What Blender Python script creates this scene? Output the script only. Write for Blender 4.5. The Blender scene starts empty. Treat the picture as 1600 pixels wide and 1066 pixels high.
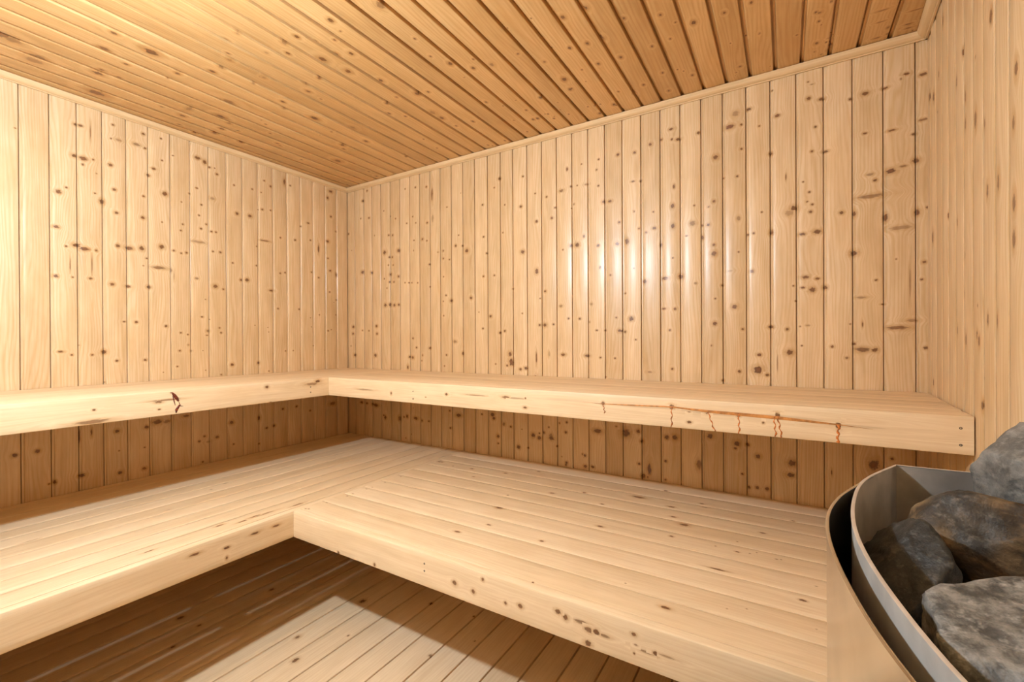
import bpy, math, random
import numpy as np
from mathutils import Vector, Matrix, noise

SC = bpy.context.scene
COL = SC.collection
rng = np.random.RandomState(7)
F = 1.157                      # camera height above the floor (all heights below are metres above the floor)

# ------------------------------------------------------------------ camera
def make_camera():
    yaw, pitch, roll, f = 0.549, -0.0026, -0.0051, 699.9
    fw = Vector((-math.sin(yaw) * math.cos(pitch), math.cos(yaw) * math.cos(pitch), math.sin(pitch)))
    r = Vector((math.cos(yaw), math.sin(yaw), 0)); u = r.cross(fw)
    c, s = math.cos(roll), math.sin(roll)
    r2, u2 = c * r + s * u, -s * r + c * u
    m = Matrix((r2, u2, -fw)).transposed().to_4x4()
    m.translation = (2.6624, -2.1152, F)
    cam = bpy.data.cameras.new('camera'); cam.sensor_width = 36.0; cam.lens = 36.0 * f / 1600.0
    cam.clip_start = 0.02
    o = bpy.data.objects.new('camera', cam); COL.objects.link(o); o.matrix_world = m
    SC.camera = o
make_camera()

# ------------------------------------------------------------------ world, exposure
W = bpy.data.worlds.new('world'); SC.world = W; W.use_nodes = True
W.node_tree.nodes['Background'].inputs[0].default_value = (1.0, 0.97, 0.92, 1)
W.node_tree.nodes['Background'].inputs[1].default_value = 0.05
SC.view_settings.view_transform = 'Standard'; SC.view_settings.look = 'None'
SC.view_settings.gamma = 1.0; SC.view_settings.use_curve_mapping = False
SC.view_settings.exposure = 0.0
LAMP_POWER = 2620.0             # emission strength of the lamp globe
LAMP2_POWER = 20.0
LAMP_COL = (0.86, 1.0, 1.12)
SC.cycles.max_bounces = 14; SC.cycles.diffuse_bounces = 8; SC.cycles.sample_clamp_indirect = 6.0
SC.cycles.caustics_reflective = False

# ------------------------------------------------------------------ knots seen on each surface: (across, along, radius, aspect, strength)
back_K=[(0.16,2.126,0.0092),(0.208,2.187,0.0073),(0.142,2.006,0.0055),(0.225,1.998,0.0072),(0.011,1.916,0.0075),(0.429,1.98,0.0052),(0.478,1.957,0.0052),(0.413,1.856,0.007),(0.45,1.851,0.007),(0.375,1.746,0.0141),(0.502,1.745,0.0121),(0.417,1.71,0.007),(0.446,1.707,0.007),(0.409,1.658,0.0053),(0.453,1.654,0.0052),(0.428,1.595,0.0105),(0.501,1.576,0.0086),(0.155,1.632,0.0128),(0.248,1.621,0.0108),(0.418,1.545,0.007),(0.46,1.542,0.007),(0.371,1.57,0.0053),(0.395,1.506,0.0053),(0.38,1.393,0.0124),(0.422,1.394,0.0123),(0.463,1.389,0.0104),(0.502,1.391,0.0086),(0.562,1.53,0.0051),(0.593,1.528,0.0051),(0.62,1.526,0.0051),(0.67,1.522,0.005),(0.056,1.254,0.0112),(0.053,1.206,0.0093),(0.292,1.255,0.0108),(0.297,1.203,0.009),(0.071,1.055,0.0112),(0.28,1.056,0.0126),(0.152,1.228,0.0055),(0.219,1.224,0.0054),(0.567,2.135,0.0051),(0.655,2.13,0.0067),(0.748,2.116,0.0066),(0.793,2.062,0.0082,5,0.9),(0.579,1.912,0.0051),(0.657,1.904,0.005),(0.753,1.891,0.0066),(0.63,1.948,0.0051),(0.713,1.793,0.0083),(0.641,1.795,0.0051),(0.75,1.779,0.005),(0.797,1.911,0.0082,3,0.5),(0.913,1.963,0.0048),(0.882,1.702,0.0064),(0.882,1.655,0.0064),(0.929,1.644,0.0048),(0.769,1.63,0.0066),(0.883,1.544,0.0048),(0.772,1.49,0.0049),(1.001,1.782,0.0047),(0.978,1.722,0.0079),(1.028,1.716,0.0063),(1.061,1.683,0.0124),(1.175,1.935,0.0061),(1.292,2.064,0.0089),(1.256,2.019,0.0045),(1.327,1.91,0.0044),(1.444,2.046,0.0057),(1.43,1.884,0.0086),(1.519,1.94,0.0042),(1.181,1.75,0.0061),(1.201,1.654,0.006),(1.44,1.636,0.0115),(1.313,1.757,0.0044),(1.179,1.523,0.0061),(1.254,1.523,0.006),(1.09,1.404,0.0093),(0.942,1.395,0.0096),(0.903,1.429,0.0064),(0.88,1.394,0.0048),(0.883,1.306,0.0048),(0.769,1.108,0.0082),(0.627,1.17,0.0068),(0.658,1.111,0.0067),(0.968,1.148,0.0159,0.6,0.6),(1.226,1.292,0.009),(1.174,1.223,0.0061),(1.29,1.197,0.0074),(1.323,1.206,0.0074),(1.376,1.439,0.0044),(1.436,1.301,0.0043),(1.543,1.235,0.007),(1.573,1.234,0.0112),(1.625,1.237,0.0055),(1.527,1.522,0.0099,1.6),(1.576,1.413,0.007),(1.546,1.377,0.0042),(1.668,1.331,0.011,0.7,0.6),(1.711,1.265,0.0054),(1.773,1.262,0.0067),(1.527,1.789,0.0085),(1.618,1.794,0.0069),(1.588,1.91,0.0056),(1.637,1.846,0.0055),(1.674,1.927,0.0137,0.6,0.8),(1.726,1.94,0.0054),(1.762,1.938,0.004),(1.811,1.935,0.0119,0.5,0.6),(1.707,2.032,0.0054,2),(1.786,2.041,0.004),(1.876,2.046,0.0052),(1.97,2.045,0.0064),(2.056,2.04,0.0062),(1.874,1.916,0.0052),(1.901,1.833,0.0091),(1.933,1.83,0.0103,0.7),(1.978,1.721,0.0064),(2.051,1.761,0.0038),(1.726,1.638,0.0095),(1.761,1.637,0.0121),(1.797,1.676,0.0053,1.8),(1.872,1.621,0.0078),(1.967,1.619,0.0089),(2.016,1.625,0.0101,1.5),(2.073,1.679,0.005),(1.681,1.621,0.0041),(1.934,1.47,0.0051),(1.881,1.512,0.0052,1.6),(1.833,1.334,0.0079,1,0.5),(1.962,1.262,0.0051),(2.035,1.257,0.0101),(1.978,1.198,0.0089),(2.004,1.193,0.0063),(1.863,1.202,0.0065,0.7),(1.906,1.201,0.0052),(0.596,1.05,0.0085),(0.624,1.047,0.0102),(0.7,1.028,0.005),(0.581,0.983,0.0068,2),(0.904,1.067,0.0064),(1.026,1.077,0.0063,1.8),(0.887,1,0.0048),(1.26,1.021,0.0045),(1.423,0.996,0.0087),(1.456,1.003,0.01),(1.357,1.078,0.0103,1.3),(1.364,1.034,0.0132,1.6,1.4),(1.338,1.014,0.0074),(1.522,1.059,0.0042,8),(1.599,1.081,0.0056,3,0.4),(1.68,1.079,0.0137,0.6),(1.811,1.075,0.0133,0.6),(1.881,1.067,0.0052),(1.955,1.065,0.0051),(1.516,0.962,0.0043),(1.907,0.972,0.0039),(1.973,2.048,0.0075),(2.054,2.04,0.0074),(2.127,2.062,0.0072),(2.221,2.108,0.0099,0.6),(2.177,2.073,0.0057),(2.224,2.061,0.0057),(2.251,2.056,0.0112,0.6),(2.336,2.064,0.0069),(2.405,1.941,0.0108),(2.461,2.059,0.0186,0.6,1.1),(2.483,2.109,0.0132,1,0.5),(2.505,2.057,0.0052),(2.532,2.115,0.0104,0.6),(2.571,2.034,0.0039),(2.505,1.955,0.0052),(2.611,1.912,0.0076),(2.635,2.06,0.0101,0.7),(2.617,2.168,0.0038),(2.741,2.1,0.0074),(2.783,2.086,0.0109,0.6),(2.752,2.152,0.0061,0.4,0.6),(2.763,1.983,0.0049),(2.794,1.88,0.0109,0.5),(2.751,1.89,0.0049),(2.872,2.06,0.0059),(2.917,2.068,0.0105,0.8),(2.974,2.072,0.0103,0.5),(3.034,2.104,0.009,0.6),(3.08,2.089,0.011,0.6),(2.916,1.92,0.007,0.6),(2.993,1.912,0.0125,0.35),(3.053,1.884,0.0067,0.7),(3.08,1.929,0.0132,0.4,0.8),(2.99,1.765,0.0148,0.7,1.2),(3.024,1.775,0.0112,0.4,0.7),(3.059,1.789,0.01),(2.93,1.764,0.0116,0.5,0.6),(2.945,1.74,0.0058),(2.931,1.683,0.0394,0.22,0.7),(2.232,1.846,0.0056,2),(2.226,1.759,0.0085,1.3),(2.227,1.668,0.0085,1.4),(2.14,1.747,0.0043),(2.107,1.656,0.0058),(2.144,1.671,0.0101,0.7),(2.173,1.59,0.0057,2),(2.015,1.627,0.0104,1.2),(1.969,1.618,0.009),(2.05,1.763,0.0044),(2.082,1.901,0.0059),(2.046,1.905,0.0089,0.5),(2.31,1.669,0.0138,0.8,0.7),(2.318,1.747,0.0041),(2.398,1.752,0.0068),(2.351,1.655,0.0055),(2.375,1.654,0.0068),(2.397,1.564,0.0068),(2.397,1.526,0.0122),(2.351,1.602,0.0055,2),(2.285,1.617,0.0056,0.7),(2.226,1.524,0.0042),(2.489,1.843,0.0053),(2.493,1.665,0.0079,1.3,0.6),(2.493,1.523,0.004),(2.549,1.595,0.0052),(2.579,1.678,0.0039),(2.528,1.592,0.0052),(2.613,1.59,0.0076,1.5),(2.664,1.806,0.0025,6),(2.691,1.676,0.0125),(2.675,1.66,0.0175,0.8,0.4),(2.722,1.776,0.0037),(2.742,1.732,0.0049),(2.735,1.695,0.0037),(2.752,1.682,0.0049),(2.746,1.654,0.0061),(2.719,1.57,0.0111,0.6),(2.768,1.573,0.0134,0.7),(2.844,1.635,0.0071),(2.881,1.477,0.0118),(2.729,1.399,0.0123,0.6),(2.768,1.39,0.0085,0.6),(2.751,1.348,0.011),(2.72,1.358,0.0074,0.7),(2.792,1.354,0.0085),(2.883,1.626,0.0059,2),(2.974,1.598,0.008,2),(3.062,1.604,0.0078,1.6),(3.09,1.617,0.0055),(3.081,1.425,0.0055),(3.074,1.364,0.0044),(3.015,1.555,0.0338,0.25,0.5),(3.006,1.194,0.0317,0.25,0.9),(3.049,1.219,0.0156,0.4,0.6),(2.099,1.427,0.0102),(2.048,1.493,0.0044),(2.006,1.377,0.0045),(2.192,1.435,0.0157,0.5),(2.259,1.438,0.0112),(2.186,1.296,0.01,0.5),(2.235,1.293,0.0071),(2.035,1.254,0.0119),(1.984,1.198,0.0105,0.7),(2.212,1.197,0.0057),(2.322,1.403,0.0069,0.8,0.6),(2.429,1.387,0.0054),(2.459,1.446,0.0133,0.4,0.4),(2.542,1.438,0.0078),(2.477,1.293,0.0106),(2.4,1.223,0.0095),(2.507,1.197,0.0053),(2.402,1.331,0.0041),(2.688,1.367,0.0037),(2.696,1.306,0.0037),(2.61,1.204,0.0102,0.7,1.2),(2.667,1.194,0.0063),(2.568,1.09,0.009,0.8,1.3),(2.563,1.028,0.0168,1,1.5),(2.597,1.007,0.0077,0.8,1.2),(2.675,1.101,0.0125),(2.632,1.055,0.0025,15,0.6),(2.494,1.019,0.0066),(2.222,1.021,0.0057),(2.056,1.155,0.0044),(2.12,1.004,0.0116,0.4,0.6),(2.43,0.978,0.0054),(2.814,1.125,0.006),(2.882,1.135,0.0059),(2.907,1.114,0.0234,0.45,0.9),(2.943,1.113,0.0092),(2.903,1.309,0.0164,0.3,0.6),(2.947,1.371,0.0046),(2.966,1.281,0.0057,0.6),(3.084,1.121,0.0066),(2.736,1.208,0.0074,0.5,0.5),(2.907,1.208,0.0023,5),(3.042,1.356,0.0022,30,0.6),(2.716,1.128,0.0037),(0.141,0.727,0.0139,0.7),(0.194,0.724,0.0111,0.7),(0.281,0.717,0.0245,0.5),(0.252,0.721,0.0109),(0.373,0.643,0.0107,1.4),(0.358,0.655,0.0067),(0.503,0.647,0.0118,1.5,0.8),(0.546,0.66,0.0065),(0.573,0.666,0.0091,1.4),(0.648,0.66,0.0179,0.6),(0.699,0.649,0.0088),(0.604,0.553,0.0039),(0.93,0.626,0.0073),(0.758,0.651,0.0063),(0.926,0.73,0.0061),(0.993,0.708,0.0191,0.6),(1.163,0.728,0.0058),(1.237,0.732,0.0137),(1.246,0.712,0.0102),(1.313,0.684,0.0112,1,0.7),(1.359,0.675,0.0067),(1.273,0.613,0.009,1.2),(1.274,0.573,0.0057),(1.43,0.668,0.0033),(1.41,0.573,0.0077),(1.468,0.57,0.0054),(1.502,0.642,0.0108),(1.541,0.633,0.0085),(1.538,0.657,0.0053),(1.607,0.651,0.0105,1.3,0.7),(1.619,0.637,0.0063),(1.641,0.6,0.0052),(1.595,0.695,0.0053),(1.692,0.679,0.0052),(1.698,0.731,0.0062),(1.655,0.722,0.0052),(1.693,0.513,0.0062,1.4),(1.5,0.643,0.0131),(1.537,0.632,0.0114),(1.408,0.568,0.0117),(1.564,0.663,0.0081),(1.609,0.64,0.0128),(1.693,0.679,0.0078),(1.864,0.702,0.0211,0.6),(2.007,0.709,0.0204,1.1),(2.065,0.722,0.0101),(2.082,0.676,0.0086),(2.197,0.708,0.0111),(2.232,0.711,0.0124),(1.796,0.572,0.0077),(1.696,0.523,0.0078),(1.798,0.518,0.0092),(1.837,0.521,0.0106,0.7),(2.069,0.569,0.0072),(2.117,0.55,0.0099,3),(2.089,0.513,0.0114),(2.107,0.513,0.0071),(2.191,0.598,0.007),(2.19,0.512,0.0056),(2.333,0.602,0.0107,2,0.8),(2.379,0.733,0.0119),(2.484,0.713,0.0116),(2.478,0.693,0.0065),(2.524,0.712,0.0077),(2.562,0.669,0.0101),(2.681,0.657,0.0146),(2.677,0.609,0.0147,0.7,1.2),(2.595,0.539,0.0088),(2.559,0.539,0.0076),(2.504,0.587,0.0051),(2.529,0.534,0.0064),(2.811,0.64,0.0023,5),(2.939,0.687,0.0158,1.5),(3.136,0.715,0.0064,1.4),(3.133,0.762,0.0022,5)]
left_K=[(-1.488,1.803,0.0098),(-1.463,1.828,0.0049),(-1.496,1.651,0.0098,0.7),(-1.437,1.975,0.009),(-1.407,1.973,0.0142,0.7),(-1.432,2.114,0.007),(-1.415,2.116,0.0081,0.7),(-1.374,1.979,0.0041),(-1.311,2.098,0.0042),(-1.304,2.164,0.0053),(-1.314,1.975,0.0084),(-1.369,1.829,0.0041),(-1.345,1.798,0.0094,1.4),(-1.301,1.865,0.0074),(-1.293,1.759,0.0074),(-1.283,2.101,0.0128,0.5,0.5),(-1.215,2.106,0.0153,0.5,0.7),(-1.188,2.167,0.0066),(-1.182,2.1,0.0056),(-1.116,2.172,0.0046),(-1.112,2.064,0.0046),(-1.148,2.012,0.009,0.7),(-1.169,1.973,0.0078),(-1.189,1.864,0.0055),(-1.101,1.9,0.0115),(-1.193,1.759,0.0077),(-1.065,2.105,0.0046,0.7),(-0.953,2.131,0.0133,0.7),(-0.919,2.121,0.0098,1.3),(-0.895,2.101,0.0062),(-0.87,2.104,0.0037),(-0.859,2.074,0.0063),(-0.77,2.04,0.0052),(-0.598,2.117,0.0055),(-0.67,2.046,0.0053),(-0.559,2.094,0.0069),(-0.471,2.148,0.0071,3),(-0.433,2.136,0.0057),(-0.958,1.97,0.006,0.7),(-0.992,1.932,0.0048),(-1.029,1.878,0.0035),(-0.883,1.935,0.0124,0.7,0.5),(-0.936,1.887,0.0049),(-0.948,1.828,0.0049),(-1.114,1.755,0.0034),(-0.755,1.883,0.0091),(-0.684,1.886,0.0106),(-0.61,1.942,0.0068),(-0.56,1.949,0.0055),(-0.616,2.042,0.0041),(-1.465,1.573,0.0049),(-1.432,1.583,0.014,0.7,1.2),(-1.405,1.572,0.0183,0.5,1.1),(-1.366,1.571,0.0052),(-1.289,1.606,0.0085),(-1.247,1.602,0.0152,0.6),(-1.198,1.609,0.0099,1.2),(-1.116,1.631,0.0114),(-1.178,1.564,0.0045),(-1.064,1.621,0.0058),(-1.032,1.613,0.0047),(-1.024,1.764,0.0047),(-1.033,1.73,0.0047),(-0.939,1.759,0.0061),(-0.913,1.788,0.0049),(-0.888,1.754,0.0062),(-0.866,1.755,0.005),(-0.917,1.684,0.0049),(-0.951,1.686,0.0364,0.2,0.5),(-0.881,1.647,0.005),(-0.844,1.648,0.0063),(-1.007,1.619,0.0059),(-1.13,1.525,0.0318,0.25,0.8),(-1.076,1.519,0.0058,2,0.6),(-0.78,1.599,0.0051),(-0.647,1.602,0.0054),(-0.596,1.758,0.0301,0.2,0.8),(-0.499,1.795,0.0056),(-0.644,1.716,0.004),(-0.402,1.799,0.0073),(-0.362,1.895,0.0059),(-0.31,1.927,0.0089,0.6),(-0.294,1.818,0.006),(-0.235,1.772,0.0061,5),(-0.165,1.834,0.0109),(-0.139,2.008,0.0078),(-0.163,2.13,0.0078,1.5),(-0.14,2.18,0.0141,0.7),(-0.098,1.915,0.0063),(-0.163,1.719,0.0062),(-0.502,1.575,0.0056),(-0.47,1.583,0.0057),(-0.287,1.609,0.006),(-0.147,1.636,0.0078),(-0.096,1.614,0.0079,2),(-0.235,1.579,0.0061),(-1.498,1.44,0.0078),(-1.445,1.441,0.004),(-1.386,1.442,0.0072,0.8),(-1.311,1.424,0.0084),(-1.251,1.42,0.0097,0.7),(-1.17,1.425,0.0089),(-0.961,1.491,0.0085,0.8,0.7),(-0.734,1.508,0.0078),(-0.702,1.512,0.0106),(-0.871,1.458,0.0112),(-0.83,1.446,0.0051),(-0.559,1.463,0.0138,0.5),(-0.097,1.44,0.0063),(-0.152,1.49,0.0062),(-1.453,1.495,0.0022,16,0.8),(-1.381,1.505,0.0022,24,0.8),(-1.383,2.099,0.0022,20,0.8),(-1.064,1.491,0.0023,10,0.5),(-1.485,1.116,0.0093,0.5),(-1.45,1.101,0.0047),(-1.382,1.099,0.0049),(-1.342,1.111,0.0099,1.1,1.2),(-1.296,1.069,0.0062),(-1.187,1.068,0.0064),(-1.1,1.235,0.0066),(-1.267,1.252,0.0057,0.7),(-1.221,1.251,0.0069),(-1.036,1.202,0.0049),(-1.004,1.193,0.0044),(-1.041,1.11,0.0056),(-1.052,1.029,0.0043),(-1.113,1.003,0.0024),(-1.425,1.143,0.0032,0.7,0.5),(-0.937,1.288,0.0064,0.8),(-0.851,1.231,0.0046),(-0.843,1.204,0.0053),(-0.908,1.213,0.0078,1,0.8),(-0.913,1.19,0.0058,0.6),(-0.786,1.025,0.0088,1,1.2),(-0.844,0.973,0.0046),(-0.921,1.002,0.0026),(-0.638,1.028,0.0078,1.3,1.2),(-0.582,1.239,0.0029),(-0.577,1.212,0.0029),(-0.577,0.976,0.0043),(-0.47,1.095,0.0045),(-0.419,1.096,0.0038),(-0.517,1.356,0.0059),(-0.377,1.36,0.0062),(-0.297,1.308,0.0031),(-0.291,1.249,0.0032),(-0.276,1.125,0.004),(-0.165,1.225,0.0057),(-0.141,1.233,0.0041),(-0.101,1.336,0.005),(-0.989,1.108,0.0063,1,0.5),(-1.002,1.139,0.005,1,0.5),(-0.934,1.108,0.0026),(-0.189,1.094,0.0032),(-1.622,0.7,0.0087),(-1.557,0.703,0.009),(-1.42,0.566,0.0117,0.7),(-1.297,0.741,0.009),(-1.287,0.545,0.009),(-1.183,0.74,0.0094),(-1.194,0.541,0.0082),(-1.14,0.759,0.0214,0.6),(-1.1,0.755,0.0169,0.5,0.7),(-1.426,0.743,0.0032,12),(-1.387,0.752,0.0032,6),(-1.29,0.648,0.0034),(-1.192,0.643,0.0035),(-0.929,0.648,0.0064),(-0.954,0.626,0.0064),(-0.867,0.632,0.0092),(-0.91,0.615,0.013,0.5,0.4),(-0.791,0.7,0.0108),(-0.781,0.576,0.0054),(-0.637,0.701,0.0085,1.8),(-0.593,0.636,0.0072),(-0.546,0.641,0.0088),(-0.49,0.736,0.0074),(-0.637,0.549,0.0057),(-0.938,0.513,0.0051),(-0.399,0.74,0.0076),(-0.304,0.7,0.0063),(-1.015,0.77,0.015,0.5),(-0.134,0.726,0.0231,0.6,0.8),(-1.523,0.557,0.0041),(-1.506,0.56,0.0061,1.5)]
ceil_K=[(0.669,-1.503,0.0117,0.5),(0.533,-1.489,0.0176,0.5),(0.656,-1.39,0.0256,0.5,1.2),(0.486,-1.41,0.01,0.6),(0.515,-1.358,0.0132,0.6),(0.583,-1.277,0.0112,0.6),(0.26,-1.601,0.0262,0.4,0.8),(0.216,-1.604,0.0308,0.4,0.6),(0.359,-1.447,0.0108,0.5),(0.317,-1.445,0.0184,0.4),(0.352,-1.391,0.009,0.5),(0.339,-1.352,0.011,0.5),(0.508,-1.281,0.005),(0.889,-1.237,0.008),(0.962,-1.282,0.0114,0.6,0.6),(1.03,-1.275,0.0097,0.6,0.4),(0.717,-1.211,0.0134,0.8,1.2),(0.774,-1.203,0.013,0.6,0.7),(0.851,-1.212,0.011,0.6,0.5),(1.12,-1.159,0.0118,0.6,0.6),(1.191,-1.157,0.0113,0.5),(1.226,-1.108,0.0067,0.6),(1.289,-1.075,0.0065,0.6),(1.226,-1.021,0.0115,0.5),(1.157,-1.029,0.0191,0.5,1.1),(1.36,-1.145,0.0121,0.5,0.9),(1.032,-0.956,0.0092,0.6,0.8),(0.952,-0.96,0.0123,0.6,0.6),(0.91,-0.922,0.0127,0.5,0.9),(0.737,-0.93,0.0123,0.6),(0.902,-0.855,0.0057),(0.848,-1.079,0.0099,0.6,0.5),(0.767,-1.077,0.0074,0.6,0.5),(0.691,-1.129,0.0077,0.6,0.5),(0.724,-0.763,0.0223,0.5,1.1),(0.684,-0.892,0.0112,0.6,0.5),(0.529,-1.058,0.027,0.6,0.7),(0.361,-1.011,0.0222,0.4),(0.214,-1.11,0.0158,0.5),(0.315,-1.123,0.0225,0.3,0.5),(0.23,-0.943,0.0138,0.7,1.1),(0.322,-0.954,0.0113,0.6,0.6),(0.148,-0.939,0.0144,0.5),(0.066,-0.993,0.0106,0.5),(0.103,-1.078,0.0083),(0.128,-1.396,0.0327,0.5,1.1),(0.152,-0.81,0.0124,0.5),(0.279,-0.889,0.0078),(0.388,-0.785,0.0074),(0.305,-0.697,0.0097),(0.291,-0.673,0.0078),(0.466,-0.853,0.0071),(0.581,-0.494,0.0089),(0.55,-0.459,0.009),(0.38,-0.377,0.0176,0.4),(0.213,-0.494,0.0082),(0.088,-0.07,0.009),(1.171,-0.925,0.011,0.5),(0.319,-1.676,0.0285,0.5,0.6),(0.329,-1.704,0.0317,0.5,0.9),(1.013,-1.163,0.0101,0.6,0.4),(1.078,-1.119,0.0098,0.5),(1.484,-1.162,0.0128,0.5,0.5),(1.364,-1.145,0.012,0.6),(1.277,-0.994,0.0118,0.6),(1.556,-1.104,0.0188,0.6,0.7),(1.225,-1.018,0.0091,0.6),(1.237,-0.814,0.0128,0.7,1.1),(1.176,-0.927,0.016,0.5),(1.391,-0.929,0.0042),(1.537,-0.929,0.0064),(1.517,-0.824,0.0067,0.6),(1.552,-0.749,0.0122,0.6),(1.293,-0.659,0.0145,0.5),(1.345,-0.645,0.0095),(1.311,-0.72,0.0063),(1.611,-0.679,0.0107,0.6),(1.644,-0.724,0.0052),(1.685,-0.659,0.0129,0.7,0.6),(1.754,-0.67,0.0037),(1.509,-0.443,0.0092,0.6),(1.845,-0.8,0.0044),(1.832,-0.867,0.0043),(1.938,-0.798,0.0041),(1.869,-0.567,0.0084,0.6,0.7),(1.985,-0.59,0.01),(2.03,-0.747,0.011,0.7,1.1),(2.109,-0.745,0.0123,0.7,1.2),(2.104,-0.575,0.0124,0.7,1.1),(2.05,-0.58,0.0096,0.7),(2.041,-0.444,0.0091,0.7),(2.128,-0.437,0.0098,0.7),(2.202,-0.634,0.0075,0.8),(2.31,-0.586,0.0071,0.7),(2.312,-0.446,0.0058,0.7),(2.398,-0.489,0.0124,0.7,1.2),(2.492,-0.485,0.0075,0.7),(2.571,-0.488,0.0079,0.6),(2.246,-0.439,0.0071,0.8),(2.493,-0.305,0.0037),(1.885,-0.42,0.0152,0.5,1.2),(1.875,-0.339,0.0118,0.5),(1.883,-0.342,0.0065),(1.954,-0.357,0.0037),(1.972,-0.442,0.0048),(1.924,-0.615,0.0046),(2.241,-0.251,0.0077,0.5),(2.233,-0.102,0.0083,0.5),(2.315,-0.217,0.0043),(2.34,-0.168,0.0087,0.5),(2.296,-0.24,0.0043),(2.152,-0.205,0.0083,0.6),(2.045,-0.211,0.0063),(2.099,-0.158,0.01,0.6),(1.994,-0.116,0.012,0.4),(2,-0.106,0.0067),(1.917,-0.152,0.0069),(1.941,-0.152,0.0054),(1.91,-0.074,0.0113,0.6),(2.586,-0.309,0.0061,0.8,0.6),(1.885,-0.163,0.0056),(1.686,-0.207,0.0045),(1.735,-0.346,0.0113,0.5),(1.636,-0.188,0.0109,0.5),(1.698,-0.2,0.0075,0.5),(1.703,-0.146,0.0076,0.5),(1.613,-0.192,0.011,0.4),(1.628,-0.286,0.0076,0.5),(1.782,-0.147,0.0059),(1.525,-0.094,0.0067),(1.556,-0.375,0.0046),(1.353,-0.331,0.0103,0.6),(1.264,-0.071,0.0076),(1.28,-0.051,0.0057),(1.372,-0.068,0.0073),(1.246,-0.439,0.0158,0.5),(1.254,-0.339,0.0089),(1.062,-0.604,0.0111,0.6),(1.107,-0.543,0.0073),(1.242,-0.502,0.0207,0.4,0.5),(0.586,-0.496,0.014,0.7,1.1),(0.381,-0.37,0.0232,0.5),(0.733,-0.46,0.0154,0.6),(0.765,-0.195,0.0091),(0.788,-0.23,0.0067),(1.013,-0.314,0.006),(1,-0.191,0.0062),(0.802,-0.603,0.0167,0.5,0.5),(0.871,-0.56,0.0081),(0.4,-0.153,0.0079),(0.38,-0.074,0.0107),(1.119,-0.672,0.0088),(2.571,-0.489,0.0061,0.6,1.1),(2.585,-0.306,0.0042,0.6,0.8),(2.75,-0.326,0.0067,0.5),(2.761,-0.27,0.0061,0.5),(2.761,-0.138,0.0092,0.35),(2.79,-0.126,0.0058,0.4),(2.801,-0.148,0.0064,0.3),(2.806,-0.087,0.0092,0.5,1.1),(2.802,-0.069,0.0093,0.4),(2.769,-0.245,0.0027,0.6),(2.891,-0.175,0.003,0.5,0.8),(2.941,-0.157,0.011,0.2,0.7),(2.935,-0.223,0.014,0.2,0.7),(2.967,-0.107,0.0074,0.5,0.7),(2.942,-0.06,0.0093,0.3,0.8),(2.971,-0.066,0.0061,0.4,0.8),(3.023,-0.093,0.0086,0.3,0.9),(3.029,-0.067,0.008,0.3,0.9),(3.062,-0.06,0.0086,0.4),(3.031,-0.167,0.017,0.12,0.7),(3.043,-0.043,0.0037,0.4),(2.789,-0.358,0.0071,0.5,0.7),(2.489,-0.072,0.0025),(2.588,-0.05,0.0024),(2.612,-0.069,0.0028),(2.494,-0.304,0.0027),(2.757,-0.083,0.0052,0.4,0.6)]
seatB_K=[(-0.396,1.808,0.0105,0.5),(-0.317,1.922,0.009,0.5),(-0.408,2.036,0.0082,0.5),(-0.514,1.658,0.0049),(-0.648,1.704,0.016,0.6,1.1),(-0.805,1.761,0.0084,0.5),(-0.907,1.7,0.0126,0.35),(-0.822,1.981,0.008,0.5),(-0.616,2.104,0.0126,0.4),(-0.117,2.217,0.0094,0.5),(-0.257,2.139,0.0267,0.3),(-0.299,2.277,0.0149,0.35),(-0.397,2.306,0.0105,0.4),(-0.452,2.354,0.0165,0.5,1.1),(-0.57,2.335,0.0071,0.7),(-0.203,2.375,0.0092,0.4),(-0.238,2.39,0.0143,0.2,0.6),(-0.502,2.526,0.0029),(-0.572,2.47,0.0029),(-0.58,2.532,0.0061,0.5),(-0.572,2.566,0.0027),(-0.555,2.584,0.0022),(-0.572,2.636,0.0038,0.5),(-0.568,2.648,0.0025),(-0.216,2.683,0.006,0.5),(-0.387,2.593,0.0095,0.4),(-0.725,2.494,0.0254,0.13),(-0.781,2.697,0.0082,0.5,1.1),(-0.989,2.409,0.0125,0.4,1.2),(-0.931,2.292,0.0026),(-1.054,2.076,0.003),(-0.893,2.579,0.0026,0.8,0.6),(-0.917,2.538,0.0022,0.8,0.6),(-0.687,2.729,0.0032,0.4,0.7),(-0.898,2.719,0.0022,1,0.5),(-0.277,1.295,0.0099,0.5),(-0.378,1.379,0.007,0.5),(-0.254,1.482,0.0103,0.4),(-0.147,1.61,0.01,0.4),(-0.394,1.809,0.0102,0.4),(-0.286,1.179,0.0052),(-0.648,1.703,0.0163,0.45,1.1),(-0.804,1.759,0.0075,0.5),(-0.907,1.701,0.0108,0.4),(-1.063,1.579,0.0078,0.5),(-0.823,1.981,0.0064,0.5),(-0.51,1.657,0.0039),(-0.257,1.069,0.0152,0.5,1.3)]
fasB_K=[(0.444,1.83,0.0089,0.8),(0.438,1.898,0.0065),(0.482,1.931,0.005),(0.438,2.007,0.0048),(0.444,2.054,0.0081,0.8),(0.464,2.165,0.009,0.7),(0.456,2.186,0.0076),(0.458,2.229,0.0212,0.22,0.8),(0.446,2.268,0.0092,0.8,1.2),(0.445,2.249,0.0136,0.5,0.9),(0.444,2.289,0.0152,0.25,0.8),(0.412,2.246,0.0093,0.8),(0.472,2.359,0.0064,0.7),(0.449,2.364,0.0047,0.5,0.7),(0.428,2.36,0.0029),(0.445,2.409,0.0069,0.8,1.1),(0.441,2.389,0.0208,0.15,0.7),(0.447,2.434,0.0192,0.12,0.6),(0.405,1.305,0.0051),(0.41,1.49,0.0056)]
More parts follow.
